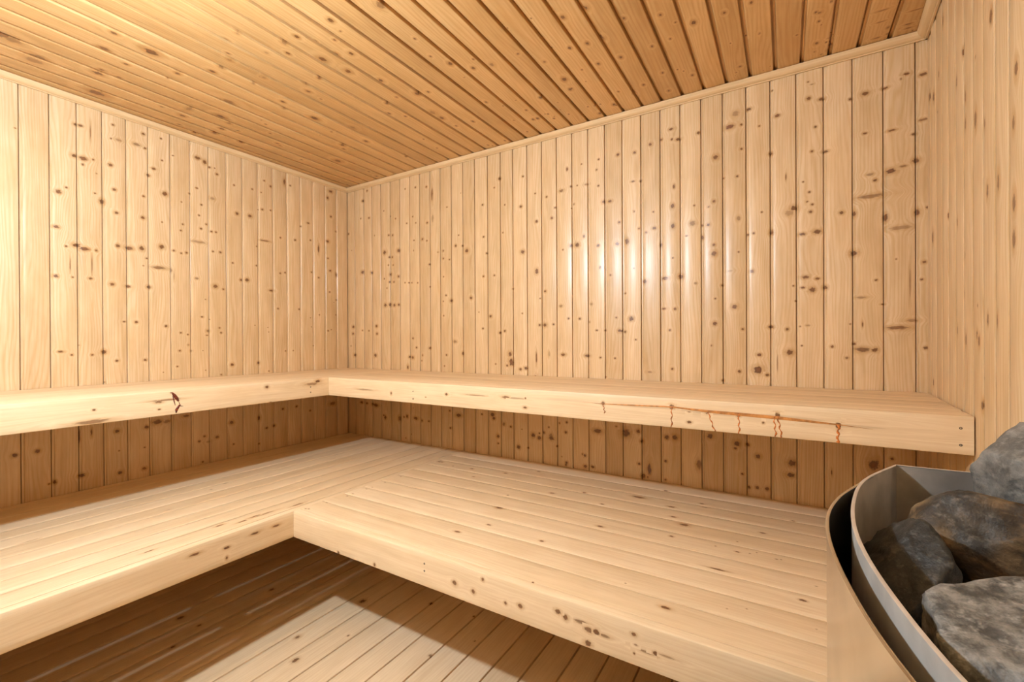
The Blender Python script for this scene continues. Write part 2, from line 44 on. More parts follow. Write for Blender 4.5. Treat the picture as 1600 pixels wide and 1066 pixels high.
fasL_K=[(0.455,-1.326,0.0098,0.5,1.2),(0.469,-1.231,0.0155,0.3),(0.472,-1.422,0.0155,0.3),(0.468,-1.153,0.0143,0.3),(0.421,-1.326,0.0041,1.5)]
seatL_K=[(0.487,-1.12,0.0057,0.4),(0.45,-1.046,0.0081,0.3,0.7),(0.958,-1.515,0.0154,0.2),(0.938,-1.3,0.0136,0.3),(0.963,-1.191,0.022,0.18),(0.971,-1.239,0.0193,0.2),(0.989,-1.034,0.0256,0.2,0.8),(0.971,-1.16,0.0436,0.1,0.7),(0.604,-1.328,0.0092,0.2,0.5),(0.529,-1.684,0.0269,0.07,0.7)]
fasUB_K=[(.9255,2.50,.13,.05,.22),(.9265,2.66,.10,.07,.22),(.917,2.81,.08,.06,.2),(.929,2.25,.12,.03,.25),(.931,1.95,.1,.03,.15),(0.93,2.109,0.0065),(0.935,2.343,0.01,0.8),(0.926,2.45,0.0067,0.8),(0.924,2.539,0.0074,0.8),(0.932,2.64,0.0089,0.8),(0.916,2.785,0.0101,0.8,1.1),(0.89,2.397,0.0078,0.6,1.1),(0.891,1.79,0.0083,0.6,1.1),(0.928,1.792,0.0036),(0.907,2.604,0.0036),(0.924,2.397,0.0049,0.6),(0.904,1.054,0.0057,1.3),(0.92,1.394,0.007,0.8,1.1),(0.926,1.702,0.0177,0.3,0.9),(0.928,1.79,0.0031),(0.891,1.792,0.007,0.6,1.1),(0.912,0.871,0.0598,0.07,0.6),(0.888,1.198,0.0028),(0.925,1.554,0.0503,0.05,0.7),(0.9,1.273,0.0045,0.5),(0.925,1.749,0.0476,0.06,0.5)]
fasUL_K=[(0.918,-1.54,0.0051,0.8,1.1),(0.942,-0.925,0.009,0.8,1.1),(0.945,-0.658,0.015,0.7,1.2),(0.936,-0.691,0.037,0.2,0.7),(0.924,-1.35,0.0149,0.4,0.9),(0.928,-1.324,0.0565,0.06,0.8),(0.877,-1.544,0.0505,0.15,0.8),(0.868,-0.907,0.0068,0.4,0.9),(0.894,-1.348,0.0056,0.6)]
floor_K=[(1.056,-0.771,0.0151,0.6,1.1),(1.329,-0.626,0.0091,0.6),(1.195,-0.958,0.0053,0.5),(1.545,-0.875,0.007,0.6,0.8),(1.544,-0.605,0.0052,0.6),(1.639,-0.728,0.0046,1.5,0.7),(1.032,-1.066,0.0106,0.6,0.9),(1.143,-1.146,0.0125,0.4),(0.618,-0.926,0.0101,0.4),(0.621,-1.229,0.0078,0.4),(0.678,-1.344,0.0086,0.4),(0.497,-1.246,0.0137,0.4)]
right_K=[(-a,b,r,2.2,1) for a,b,r in [(-0.251,2.126,.008),(-0.72,1.864,.009),(-0.504,1.914,.006),(-0.473,1.915,.006),(-0.177,2.0,.006),(-0.411,1.866,.008),(-0.491,1.809,.006),(-0.514,1.78,.008),(-0.102,1.961,.008),(-0.024,1.995,.008),(-0.513,1.709,.008),(-0.597,1.686,.012),(-0.671,1.648,.006),(-0.868,1.571,.008),(-0.884,1.669,.008),(-0.484,1.56,.01),(-0.696,1.488,.008),(-0.775,1.485,.009),(-0.87,1.415,.01),(-0.415,1.476,.006),(-0.869,1.346,.01),(-0.297,1.521,.005),(-0.087,1.493,.01),(-0.502,1.371,.006),(-0.494,1.271,.007),(-0.093,1.006,.006),(-0.227,1.154,.006),(-0.413,1.177,.006),(-0.516,1.151,.008),(-0.488,1.151,.007),(-0.624,1.149,.007),(-0.608,1.163,.006),(-0.696,1.198,.007),(-0.761,1.193,.008),(-0.87,1.341,.008),(-0.645,.998,.006),(-0.833,.951,.006),(-0.315,1.178,.005)]]

def shape_knots(K, mode):
    """-> array rows (a, b, ra, rb, strength)"""
    out = []
    for t in K:
        a, b, r = t[:3]; asp = t[3] if len(t) > 3 else 1.0; k = t[4] if len(t) > 4 else 1.0
        if mode == 'wall':      ra, rb = r * 1.0, r * 0.9 * asp
        elif mode == 'ceil':
            if asp < .35:       ra, rb = r * 1.1, r * asp * 1.4
            else:               ra, rb = r * .62, r * .85
        elif mode == 'seat':    ra, rb = r * min(1, asp * 1.6) * .8, r
        elif mode == 'fascia':  ra, rb = r * asp, r
        elif mode == 'floor':   ra, rb = r * .8, r
        out.append((a, b, max(ra, .0018), max(rb, .0018), k))
    return out

# ------------------------------------------------------------------ materials
def nd(nt, typ, **kw):
    n = nt.nodes.new(typ)
    for k, v in kw.items():
        if k in ('operation', 'blend_type', 'data_type', 'uv_map', 'noise_dimensions', 'layer_name', 'interpolation_type', 'feature', 'attribute_name', 'attribute_type', 'clamp'):
            setattr(n, k, v)
    return n
def math_(nt, op, a, b=None, c=None, clamp=False):
    n = nt.nodes.new('ShaderNodeMath'); n.operation = op; n.use_clamp = clamp
    for i, v in enumerate((a, b, c)):
        if v is None: continue
        if hasattr(v, 'is_output'): nt.links.new(v, n.inputs[i])
        else: n.inputs[i].default_value = v
    return n.outputs[0]
def mix_(nt, fac, a, b, blend='MIX'):
    n = nt.nodes.new('ShaderNodeMix'); n.data_type = 'RGBA'; n.blend_type = blend
    for i, v in ((0, fac), (6, a), (7, b)):
        if hasattr(v, 'is_output'): nt.links.new(v, n.inputs[i])
        elif i == 0: n.inputs[i].default_value = v
        else: n.inputs[i].default_value = (*v, 1) if len(v) == 3 else v
    return n.outputs[2]
def noise_(nt, vec, scale, detail=2.0, rough=.5):
    n = nt.nodes.new('ShaderNodeTexNoise'); nt.links.new(vec, n.inputs['Vector'])
    n.inputs['Scale'].default_value = scale; n.inputs['Detail'].default_value = detail; n.inputs['Roughness'].default_value = rough
    return n.outputs['Fac']
def mapr(nt, v, a, b, c=0., d=1.):
    n = nt.nodes.new('ShaderNodeMapRange'); n.interpolation_type = 'SMOOTHSTEP'
    nt.links.new(v, n.inputs[0])
    for i, x in enumerate((a, b, c, d)): n.inputs[1 + i].default_value = x
    return n.outputs[0]
def new_mat(name):
    m = bpy.data.materials.new(name); m.use_nodes = True
    return m, m.node_tree, m.node_tree.nodes['Principled BSDF']

def wood(name, base, ring, blush, rough, coat, ring_amt=.5, knot_col=(.10, .036, .011), tone_amt=.35, coat_rough=.34, pale_amt=.12, mott=.28):
    m, nt, bs = new_mat(name); L = nt.links
    g = nt.nodes.new('ShaderNodeUVMap'); g.uv_map = 'grain'
    k = nt.nodes.new('ShaderNodeUVMap'); k.uv_map = 'knot'
    at = nt.nodes.new('ShaderNodeAttribute'); at.attribute_name = 'tone'
    sg = nt.nodes.new('ShaderNodeSeparateXYZ'); L.new(g.outputs[0], sg.inputs[0])
    sk = nt.nodes.new('ShaderNodeSeparateXYZ'); L.new(k.outputs[0], sk.inputs[0])
    sa = nt.nodes.new('ShaderNodeSeparateColor'); L.new(at.outputs['Color'], sa.inputs[0])
    u, v = sg.outputs[0], sg.outputs[1]; kx, ky = sk.outputs[0], sk.outputs[1]
    tone, kst, kr = sa.outputs[0], sa.outputs[1], sa.outputs[2]
    d2 = math_(nt, 'ADD', math_(nt, 'MULTIPLY', kx, kx), math_(nt, 'MULTIPLY', ky, ky))
    dist = math_(nt, 'SQRT', d2)
    # grain flows round a knot
    hal = math_(nt, 'POWER', 2.718, math_(nt, 'MULTIPLY', d2, -.16))
    warp = math_(nt, 'MULTIPLY', math_(nt, 'MULTIPLY', math_(nt, 'MULTIPLY', kx, hal), kr), -.026)
    uw = math_(nt, 'ADD', u, warp)
    def vec(su, sv):
        c = nt.nodes.new('ShaderNodeCombineXYZ')
        L.new(math_(nt, 'MULTIPLY', uw, su), c.inputs[0]); L.new(math_(nt, 'MULTIPLY', v, sv), c.inputs[1])
        L.new(math_(nt, 'MULTIPLY', tone, 37.), c.inputs[2])
        return c.outputs[0]
    big = noise_(nt, vec(9, .9), 1.0, 2)
    wob = noise_(nt, vec(3, 2.2), 1.0, 1)
    ph = math_(nt, 'ADD', math_(nt, 'MULTIPLY', uw, 520.), math_(nt, 'MULTIPLY', math_(nt, 'ADD', big, math_(nt, 'MULTIPLY', wob, .35)), 62.))
    rg = math_(nt, 'POWER', math_(nt, 'ADD', math_(nt, 'MULTIPLY', math_(nt, 'SINE', ph), .5), .5), 2.2)
    fib = noise_(nt, vec(700, 9), 1.0, 3, .6)
    fib2 = noise_(nt, vec(160, 2.2), 1.0, 2, .6)
    blot = noise_(nt, vec(7, 3.2), 1.0, 3, .55)
    col = mix_(nt, math_(nt, 'MULTIPLY', rg, ring_amt), base, ring)
    col = mix_(nt, mapr(nt, fib2, .38, .72, 0, .5), col, ring)
    col = mix_(nt, mapr(nt, blot, .42, .72, 0, .55), col, blush)
    lt = tuple(min(1, c * 1.13) for c in base)
    col = mix_(nt, mapr(nt, fib, .52, .75, 0, .35), col, lt)
    # board-to-board tone
    mo = noise_(nt, vec(26, 5), 1.0, 3, .6)
    mo2 = math_(nt, 'MULTIPLY', math_(nt, 'SUBTRACT', mo, .5), mott)
    tn = math_(nt, 'ADD', mo2, math_(nt, 'ADD', math_(nt, 'MULTIPLY', math_(nt, 'SUBTRACT', tone, .5), tone_amt), 1.0))
    cc = nt.nodes.new('ShaderNodeCombineColor')
    L.new(tn, cc.inputs[0]); L.new(math_(nt, 'POWER', tn, 1.25), cc.inputs[1]); L.new(math_(nt, 'POWER', tn, 1.7), cc.inputs[2])
    col = mix_(nt, 1.0, col, cc.outputs[0], 'MULTIPLY')
    # knots
    nz = noise_(nt, k.outputs[0], 1.9, 3, .6)
    c2 = nt.nodes.new('ShaderNodeCombineXYZ'); L.new(kx, c2.inputs[0]); L.new(ky, c2.inputs[1]); L.new(math_(nt, 'MULTIPLY', u, 11.), c2.inputs[2])
    nz = noise_(nt, c2.outputs[0], 1.6, 3, .6)
    rr = math_(nt, 'ADD', dist, math_(nt, 'MULTIPLY', math_(nt, 'SUBTRACT', nz, .5), 1.5))
    halo = math_(nt, 'MULTIPLY', mapr(nt, rr, 2.3, .8, 0, .60), math_(nt, 'MINIMUM', kst, 1.0))
    col = mix_(nt, halo, col, tuple(c * f for c, f in zip(ring, (.80, .66, .5))))
    pale = math_(nt, 'MULTIPLY', mapr(nt, math_(nt, 'ABSOLUTE', math_(nt, 'SUBTRACT', rr, 2.9)), 1.0, .1, 0, pale_amt), math_(nt, 'MINIMUM', kst, 1.0))
    col = mix_(nt, pale, col, lt)
    core = math_(nt, 'MULTIPLY', mapr(nt, rr, 1.1, .55, 0, .95), kst, clamp=True)
    inner = mapr(nt, rr, .75, .15, 0, .4)
    kc = mix_(nt, inner, knot_col, tuple(min(1, c * 2.6) for c in knot_col))
    col = mix_(nt, math_(nt, 'MULTIPLY', core, .93), col, kc)
    L.new(col, bs.inputs['Base Color'])
    bs.inputs['Roughness'].default_value = rough
    bs.inputs['Coat Weight'].default_value = coat; bs.inputs['Coat Roughness'].default_value = coat_rough
    bs.inputs['Specular IOR Level'].default_value = .4
    bp = nt.nodes.new('ShaderNodeBump'); bp.inputs['Strength'].default_value = .25; bp.inputs['Distance'].default_value = .0008
    hgt = math_(nt, 'ADD', math_(nt, 'MULTIPLY', fib, .5), math_(nt, 'ADD', math_(nt, 'MULTIPLY', rg, -.25), math_(nt, 'MULTIPLY', core, -.8)))
    L.new(hgt, bp.inputs['Height']); L.new(bp.outputs[0], bs.inputs['Normal'])
    return m

M = {}
M['wall'] = wood('varnished_pine_wall', (.67, .515, .325), (.56, .375, .180), (.63, .445, .240), .40, .29, tone_amt=.17, ring_amt=.6, coat_rough=.25, mott=.42)
M['ceil'] = wood('aged_pine_ceiling', (.59, .385, .175), (.48, .265, .090), (.54, .320, .120), .40, .3, tone_amt=.22, pale_amt=.4, mott=.4, ring_amt=.6)
M['bench'] = wood('pale_bench_pine', (.77, .620, .420), (.66, .480, .280), (.73, .550, .340), .5, .08, ring_amt=.28, tone_amt=.14)
M['floor'] = wood('floor_pine', (.80, .635, .425), (.68, .490, .290), (.76, .570, .350), .5, .08, ring_amt=.35, tone_amt=.2)
M['trim'] = wood('pine_moulding', (.66, .500, .295), (.56, .390, .205), (.62, .450, .245), .5, .1, ring_amt=.25, tone_amt=.1)

def plain(name, col, rough=.5, metal=0., scale=30, var=.25, bump=.0, detail=4):
    m, nt, bs = new_mat(name)
    tc = nt.nodes.new('ShaderNodeTexCoord')
    n = noise_(nt, tc.outputs['Object'], scale, detail)
    c = mix_(nt, mapr(nt, n, .3, .7), tuple(x * (1 - var) for x in col), tuple(min(1, x * (1 + var)) for x in col))
    nt.links.new(c, bs.inputs['Base Color'])
    bs.inputs['Roughness'].default_value = rough; bs.inputs['Metallic'].default_value = metal
    if bump:
        b = nt.nodes.new('ShaderNodeBump'); b.inputs['Strength'].default_value = .5; b.inputs['Distance'].default_value = bump
        nt.links.new(n, b.inputs['Height']); nt.links.new(b.outputs[0], bs.inputs['Normal'])
    return m
M['steel_in'] = plain('brushed_steel_inner', (.62, .575, .52), .50, .60, 25, .12)
M['steel_out'] = plain('brushed_steel_outer', (.62, .60, .57), .20, 1.0, 18, .08)
M['iron'] = plain('dark_heater_element', (.05, .045, .04), .6, .6, 60, .3)
M['resin'] = plain('orange_resin', (.50, .16, .035), .3, 0, 120, .45)
M['resin_dark'] = plain('dark_red_resin', (.13, .028, .016), .25, 0, 160, .4)
M['resin_seam'] = plain('resin_stained_wood', (.46, .20, .055), .45, 0, 60, .35)
M['screw'] = plain('screw_steel', (.10, .08, .065), .45, .7, 200, .3)
M['dark'] = plain('dark_subfloor', (.06, .045, .035), .9, 0, 10, .2)
M['brass'] = plain('brass_fitting', (.55, .40, .18), .35, 1.0, 40, .1)

def stone_mat(name, lo, hi, vein, brown=0.0):
    m, nt, bs = new_mat(name)
    tc = nt.nodes.new('ShaderNodeTexCoord'); o = tc.outputs['Object']
    a = noise_(nt, o, 32, 5, .72); b = noise_(nt, o, 90, 3, .7); c = noise_(nt, o, 11, 2)
    mp = nt.nodes.new('ShaderNodeMapping'); nt.links.new(o, mp.inputs[0]); mp.inputs['Scale'].default_value = (12, 60, 40); mp.inputs['Rotation'].default_value = (.3, .4, .7)
    s = noise_(nt, mp.outputs[0], 1.0, 4, .6)
    col = mix_(nt, mapr(nt, a, .38, .66), lo, hi)
    col = mix_(nt, mapr(nt, b, .5, .75, 0, .5), col, vein)
    if brown:
        col = mix_(nt, math_(nt, 'MULTIPLY', mapr(nt, c, .34, .50), brown), col, mix_(nt, mapr(nt, s, .4, .65), (.024, .013, .005), (.15, .095, .045)))
    nt.links.new(col, bs.inputs['Base Color']); bs.inputs['Roughness'].default_value = .62
    bp = nt.nodes.new('ShaderNodeBump'); bp.inputs['Strength'].default_value = .7; bp.inputs['Distance'].default_value = .004
    nt.links.new(math_(nt, 'ADD', a, math_(nt, 'MULTIPLY', b, .4)), bp.inputs['Height']); nt.links.new(bp.outputs[0], bs.inputs['Normal'])
    return m
M['stone_grey'] = stone_mat('grey_sauna_stone', (.040, .038, .034), (.21, .197, .175), (.42, .40, .36))
M['stone_pale'] = stone_mat('pale_grey_sauna_stone', (.085, .080, .072), (.19, .18, .163), (.32, .305, .28))
M['stone_brown'] = stone_mat('brown_sauna_stone', (.007, .0065, .006), (.042, .039, .035), (.20, .185, .16), brown=.95)
M['stone_dark'] = stone_mat('dark_sauna_stone', (.006, .006, .005), (.030, .028, .024), (.12, .11, .095))

m, nt, bs = new_mat('lamp_glass_glow'); bs.inputs['Emission Color'].default_value = (*LAMP_COL, 1); bs.inputs['Emission Strength'].default_value = LAMP_POWER
bs.inputs['Base Color'].default_value = (.9, .88, .84, 1); M['glow'] = m
m, nt, bs = new_mat('dim_lamp_glass_glow'); bs.inputs['Emission Color'].default_value = (*LAMP_COL, 1); bs.inputs['Emission Strength'].default_value = LAMP2_POWER
bs.inputs['Base Color'].default_value = (.9, .88, .84, 1); M['glow2'] = m

# ------------------------------------------------------------------ mesh helpers
def tag(o, label=None, cat=None, group=None, kind=None):
    if label: o['label'] = label
    if cat: o['category'] = cat
    if group: o['group'] = group
    if kind: o['kind'] = kind
    return o
def empty(name, loc=(0, 0, 0)):
    o = bpy.data.objects.new(name, None); COL.objects.link(o); o.location = loc; o.empty_display_size = .1
    return o

class WM:
    """wood mesh builder: prisms of a profile swept along a board, with grain / knot coordinates per corner"""
    def __init__(s): s.v = []; s.f = []; s.g = []; s.k = []; s.t = []; s.n = 0
    def sweep(s, prof, b0, b1, mp, knots, step=.012, tone=None, caps=True, closed=True, seed=None):
        """prof: list of (a, h) in plane; mp(a, b, h)->xyz arrays; knots rows (a,b,ra,rb,k)"""
        r = rng.rand(4)
        tone = r[0] if tone is None else tone
        nb = max(1, int(round((b1 - b0) / step)))
        B = np.linspace(b0, b1, nb + 1); P = np.array(prof, float)
        if closed: P = np.vstack([P, P[:1]])
        na = len(P)
        A = np.repeat(P[None, :, 0], nb + 1, 0); H = np.repeat(P[None, :, 1], nb + 1, 0); BB = np.repeat(B[:, None], na, 1)
        vx = mp(A.ravel(), BB.ravel(), H.ravel())
        s.v.append(vx)
        i, j = np.meshgrid(np.arange(nb), np.arange(na - 1), indexing='ij'); i = i.ravel(); j = j.ravel()
        q = np.stack([i * na + j, i * na + j + 1, (i + 1) * na + j + 1, (i + 1) * na + j], 1)
        s.f.append(q + s.n)
        arc = np.concatenate([[0], np.cumsum(np.hypot(np.diff(P[:, 0]), np.diff(P[:, 1])))]) + P[0, 0]
        ga = np.stack([arc[j], arc[j + 1], arc[j + 1], arc[j]], 1) + r[1] * 3; gb = np.stack([B[i], B[i], B[i + 1], B[i + 1]], 1) + r[2] * 9
        s.g.append(np.stack([ga, gb], 2).reshape(-1, 2))
        ka = np.stack([P[j, 0], P[j + 1, 0], P[j + 1, 0], P[j, 0]], 1); kb = np.stack([B[i], B[i], B[i + 1], B[i + 1]], 1)
        ca = ka.mean(1); cb = kb.mean(1)
        col = np.zeros((len(i), 3)); col[:, 0] = tone
        uv = np.full((len(i), 4, 2), 30.0)
        lo, hi = P[:, 0].min(), P[:, 0].max()
        best = np.full(len(i), 7.0)
        for (x, y, ra, rb, k) in knots:
            if x < lo - ra * 1.2 or x > hi + ra * 1.2 or y < b0 - rb or y > b1 + rb: continue
            d = np.hypot((ca - x) / ra, (cb - y) / rb)
            m_ = d < best
            # grow the claimed patch so that a tiny knot keeps the faces it covers
            cov = (ka.min(1) <= x + ra) & (ka.max(1) >= x - ra) & (kb.min(1) <= y + rb) & (kb.max(1) >= y - rb)
            m_ |= cov & (best > 1.6)
            best[m_] = np.minimum(d[m_], 6.9)
            uv[m_, :, 0] = (ka[m_] - x) / ra; uv[m_, :, 1] = (kb[m_] - y) / rb
            col[m_, 1] = k; col[m_, 2] = min(1., max(ra, rb) / .03)
        s.k.append(uv.reshape(-1, 2)); s.t.append(np.repeat(col, 4, 0))
        base = s.n; s.n += len(vx)
        if caps and closed:
            for row in (0, nb):
                idx = [base + row * na + c for c in range(na - 1)]
                if row == 0: idx = idx[::-1]
                s.f.append(idx)
                gg = np.array([[P[c % (na - 1), 0] * 1.0, P[c % (na - 1), 1] * 3] for c in range(na - 1)]) + r[1]
                s.g.append(gg); s.k.append(np.full((na - 1, 2), 30.)); s.t.append(np.repeat([[tone, 0, 0]], na - 1, 0))
    def quad_box(s, lo, hi, tone=.5):
        x0, y0, z0 = lo; x1, y1, z1 = hi
        v = np.array([(x, y, z) for x in (x0, x1) for y in (y0, y1) for z in (z0, z1)], float)
        s.v.append(v)
        for f in ((0, 1, 3, 2), (4, 6, 7, 5), (0, 4, 5, 1), (2, 3, 7, 6), (0, 2, 6, 4), (1, 5, 7, 3)):
            s.f.append([s.n + q for q in f]); s.g.append(np.array([(0, 0), (.05, 0), (.05, .3), (0, .3)])); s.k.append(np.full((4, 2), 30.)); s.t.append(np.repeat([[tone, 0, 0]], 4, 0))
        s.n += 8
    def build(s, name, mat, parent=None, sharp=35, flip=False):
        V = np.vstack(s.v); counts = []; loops = []
        for f in s.f:
            if isinstance(f, list): counts.append(np.array([len(f)])); loops.append(np.array(f))
            else: counts.append(np.full(len(f), 4)); loops.append(f.ravel())
        counts = np.concatenate(counts); loops = np.concatenate(loops)
        me = bpy.data.meshes.new(name)
        me.vertices.add(len(V)); me.vertices.foreach_set('co', V.ravel().astype(np.float32))
        me.loops.add(len(loops)); me.loops.foreach_set('vertex_index', loops.astype(np.int32))
        me.polygons.add(len(counts)); st = np.concatenate([[0], np.cumsum(counts)[:-1]])
        me.polygons.foreach_set('loop_start', st.astype(np.int32))
        me.update(calc_edges=True)
        for nm, dat in (('grain', s.g), ('knot', s.k)):
            l = me.uv_layers.new(name=nm); l.data.foreach_set('uv', np.vstack(dat).ravel().astype(np.float32))
        at = me.attributes.new('tone', 'FLOAT_COLOR', 'CORNER')
        t = np.vstack(s.t); at.data.foreach_set('color', np.hstack([t, np.ones((len(t), 1))]).ravel().astype(np.float32))
        if flip: me.flip_normals()
        me.materials.append(mat)
        me.shade_smooth(); me.set_sharp_from_angle(angle=math.radians(sharp))
        me.validate()
        o = bpy.data.objects.new(name, me); COL.objects.link(o)
        if parent: o.parent = parent; o.matrix_parent_inverse = Matrix.Translation(-Vector(parent.location))
        return o

def face_pts(w0, w1, n, bow):
    return [(w0 + (w1 - w0) * i / n, bow * (1 - (2 * i / n - 1) ** 2)) for i in range(n + 1)]

def clad(W_, cracks, a0, a1, b0, b1, mp, knots, tongue=.0095, depth=.0032, bow=.0028, gap=.0030, gdepth=.014, extra=0):
    """tongue-and-groove lining: cracks = across positions of the joints"""
    cr = sorted(cracks)
    for c0, c1 in zip([cr[0] - .088] + cr, cr + [cr[-1] + .088]):
        w = c1 - c0
        pr = [(0, -gdepth), (gap * .9, -gdepth), (gap, -depth - .0006), (gap + .001, -depth), (tongue, -depth), (tongue + .0030, -.0002)]
        pr += [(x, h) for x, h in face_pts(tongue + .0036, w - .0018, 6, bow * rng.uniform(.35, 1.25))]
        pr += [(w - .0003, -.0012), (w, -gdepth)]
        pr = [(c0 + x, h) for x, h in pr]
        # clip
        if c1 <= a0 or c0 >= a1: continue
        q = []
        for (x, h) in pr:
            q.append((min(max(x, a0), a1), h))
        q2 = [q[0]]
        for t in q[1:]:
            if abs(t[0] - q2[-1][0]) > 1e-6 or abs(t[1] - q2[-1][1]) > 1e-6: q2.append(t)
        kn = [k for k in knots if c0 - k[2] < k[0] < c1 + k[2]]
        for _ in range(rng.poisson(extra * w * (b1 - b0))):
            r_ = rng.uniform(.0025, .006)
            kn.append((rng.uniform(c0, c1), rng.uniform(b0, b1), r_, r_ * rng.uniform(.7, 1.3), rng.uniform(.6, 1)))
        W_.sweep(q2, b0, b1, mp, kn, closed=False, caps=False)

def slab(W_, x0, x1, z0, z1, y0, y1):
    W_.quad_box((x0, y0, z0), (x1, y1, z1))

def board(W_, a0, a1, b0, b1, thick, mp, knots=(), r=.0025, tone=None, n=5, step=.012, bow=.0003):
    """one solid board: face at h=0, body down to h=-thick"""
    pr = [(a0, -thick), (a0, -r), (a0 + r * .3, -r * .3), (a0 + r, 0)]
    m_ = face_pts(a0 + r, a1 - r, n, bow)[1:-1]
    pr += m_ + [(a1 - r, 0), (a1 - r * .3, -r * .3), (a1, -r), (a1, -thick)]
    W_.sweep(pr, b0, b1, mp, list(knots), tone=tone, step=step)

st = lambda *c: np.stack(np.broadcast_arrays(*c), 1)
ZC = 2.233            # ceiling board face
ZT = 2.211            # underside of the cornice
YF = -2.30            # front wall
XR0, SK = 3.093, .0591  # right wall: x = XR0 + SK*y

# ------------------------------------------------------------------ room shell
back_cr = [x * 1.054 for x in (0.068,0.156,0.233,0.315,0.4,0.484,0.567,0.649,0.732,0.81,0.893,0.975,1.058,1.144,1.227,1.305,1.39,1.475,1.558,1.641,1.723,1.806,1.889,1.974,2.058,2.141,2.224,2.306,2.391,2.474,2.559,2.644,2.729,2.815,2.9)]
w = WM()
clad(w, back_cr, 0, XR0, 0, ZC, lambda a, b, h: st(a, -h, b), shape_knots(back_K, 'wall'), extra=6)
slab(w, -.05, XR0 + .05, 0, ZC, .016, .05)
tag(w.build('wall_back', M['wall'], sharp=18), 'back wall of upright knotty pine boards behind both upper benches', kind='structure')

left_cr = [-2.227, -2.139, -2.05, -1.961, -1.872, -1.783, -1.694] + [x * 1.054 for x in (-1.523,-1.439,-1.357,-1.276,-1.193,-1.112,-1.025,-0.941,-0.858,-0.773,-0.691,-0.606,-0.521,-0.436,-0.35,-0.264,-0.179,-0.093,-0.005)]
w = WM()
clad(w, left_cr, YF, 0, 0, ZC, lambda a, b, h: st(h, a, b), shape_knots(left_K, 'wall'), extra=4)
slab(w, -.05, -.016, 0, ZC, YF, .0)
tag(w.build('wall_left', M['wall'], sharp=18), 'left wall of upright knotty pine boards with glossy streaks', kind='structure')

nrm = math.hypot(1, SK); tdx, tdy = -SK / nrm, -1 / nrm; ndx, ndy = -1 / nrm, SK / nrm
w = WM()
LR = -YF * nrm
clad(w, [.03 + .0885 * i for i in range(27)], 0, LR, 0, ZC, lambda a, b, h: st(XR0 + a * tdx + h * ndx, a * tdy + h * ndy, b), shape_knots(right_K, 'wall'), depth=.0022, extra=8)
w.sweep([(0, -.016), (LR, -.016), (LR, -.05), (0, -.05)], 0, ZC, lambda a, b, h: st(XR0 + a * tdx + h * ndx, a * tdy + h * ndy, b), [], step=3)
tag(w.build('wall_right', M['wall'], sharp=18), 'right wall of upright pine boards beside the heater', kind='structure')

XF = XR0 + SK * YF
w = WM()
for s0, s1, z0, z1 in ((0, 2.06, 0, ZC), (2.86, XF, 0, ZC), (2.06, 2.86, 2.02, ZC)):
    clad(w, [.05 + .088 * i for i in range(35)], s0, s1, z0, z1, lambda a, b, h: st(a, YF + h, b), [], extra=20)
    slab(w, s0, s1, z0, z1, YF - .05, YF - .016)
tag(w.build('wall_front', M['wall'], sharp=18), 'front wall of upright pine boards around the door', kind='structure')

w = WM()
clad(w, [.0645 + .0882 * i for i in range(35)], 0, XR0 - .01, YF, 0, lambda a, b, h: st(a, b, ZC - h), shape_knots(ceil_K, 'ceil'), tongue=.0125, depth=.0085, gap=.0065, gdepth=.018, bow=.0012, extra=12)
slab(w, -.05, XR0 + .05, ZC + .020, ZC + .06, YF - .05, .05)
tag(w.build('ceiling', M['ceil'], sharp=18), 'ceiling of darker orange knotty pine boards running to the back wall', kind='structure')

w = WM()
f0 = 1.33 - .111 * 12
for i in range(30):
    a0 = f0 + .111 * i + .003; a1 = a0 + .105
    a0 = max(a0, .002); a1 = min(a1, 3.0 if False else XR0)
    if a1 - a0 < .02: continue
    kn = [k for k in shape_knots(floor_K, 'floor') if a0 - k[2] < k[0] < a1 + k[2]]
    board(w, a0, a1, YF, 0, .022, lambda a, b, h: st(a, b, h), kn, r=.002, step=.02)
tag(w.build('floor', M['floor']), 'pale pine floor boards with dark open gaps', kind='structure')
w = WM(); w.quad_box((-.05, YF - .05, -.12), (XR0 + .05, .05, -.045))
tag(w.build('floor_base', M['dark']), 'dark ground under the floor boards', kind='structure')

# door in the front wall (behind the camera)
w = WM()
for i in range(8):
    board(w, 2.10 + .09 * i, 2.188 + .09 * i, .02, 1.98, .04, lambda a, b, h: st(a, YF - .0 + h, b), [], step=.1)
dr = w.build('door_1', M['trim']); tag(dr, 'boarded pine door in the front wall', kind='structure')
w = WM()
for a0, a1, b0, b1 in ((2.06, 2.10, 0, 2.02), (2.82, 2.86, 0, 2.02)):
    w.quad_box((a0, YF - .05, b0), (a1, YF + .012, b1))
w.quad_box((2.10, YF - .05, 1.98), (2.82, YF + .012, 2.02))
w.build('door_frame', M['trim'], dr)

# cornice mouldings
def cornice(name, b0, b1, mp, label):
    w = WM()
    pr = [(0, 0), (.0, .017), (.003, .017), (.003, .0262), (.009, .0262), (.0105, .0235), (.013, .0235), (.024, .0205), (.030, .014), (.0325, .0085), (.0345, .0065), (.0345, .0035), (.029, .0035), (.029, 0)]
    w.sweep([(a, h) for a, h in pr], b0, b1, mp, [], step=.03)
    tag(w.build(name, M['trim'], sharp=40), label, kind='structure')
cornice('trim_1', .0, XR0, lambda a, b, h: st(b, -a, ZC - h), 'pine cornice strip between ceiling and back wall')
cornice('trim_2', YF, 0, lambda a, b, h: st(a, b, ZC - h), 'pine cornice strip between ceiling and left wall')
cornice('trim_3', 0, LR, lambda a, b, h: st(XR0 + b * tdx + a * ndx, b * tdy + a * ndy, ZC - h), 'pine cornice strip between ceiling and right wall')
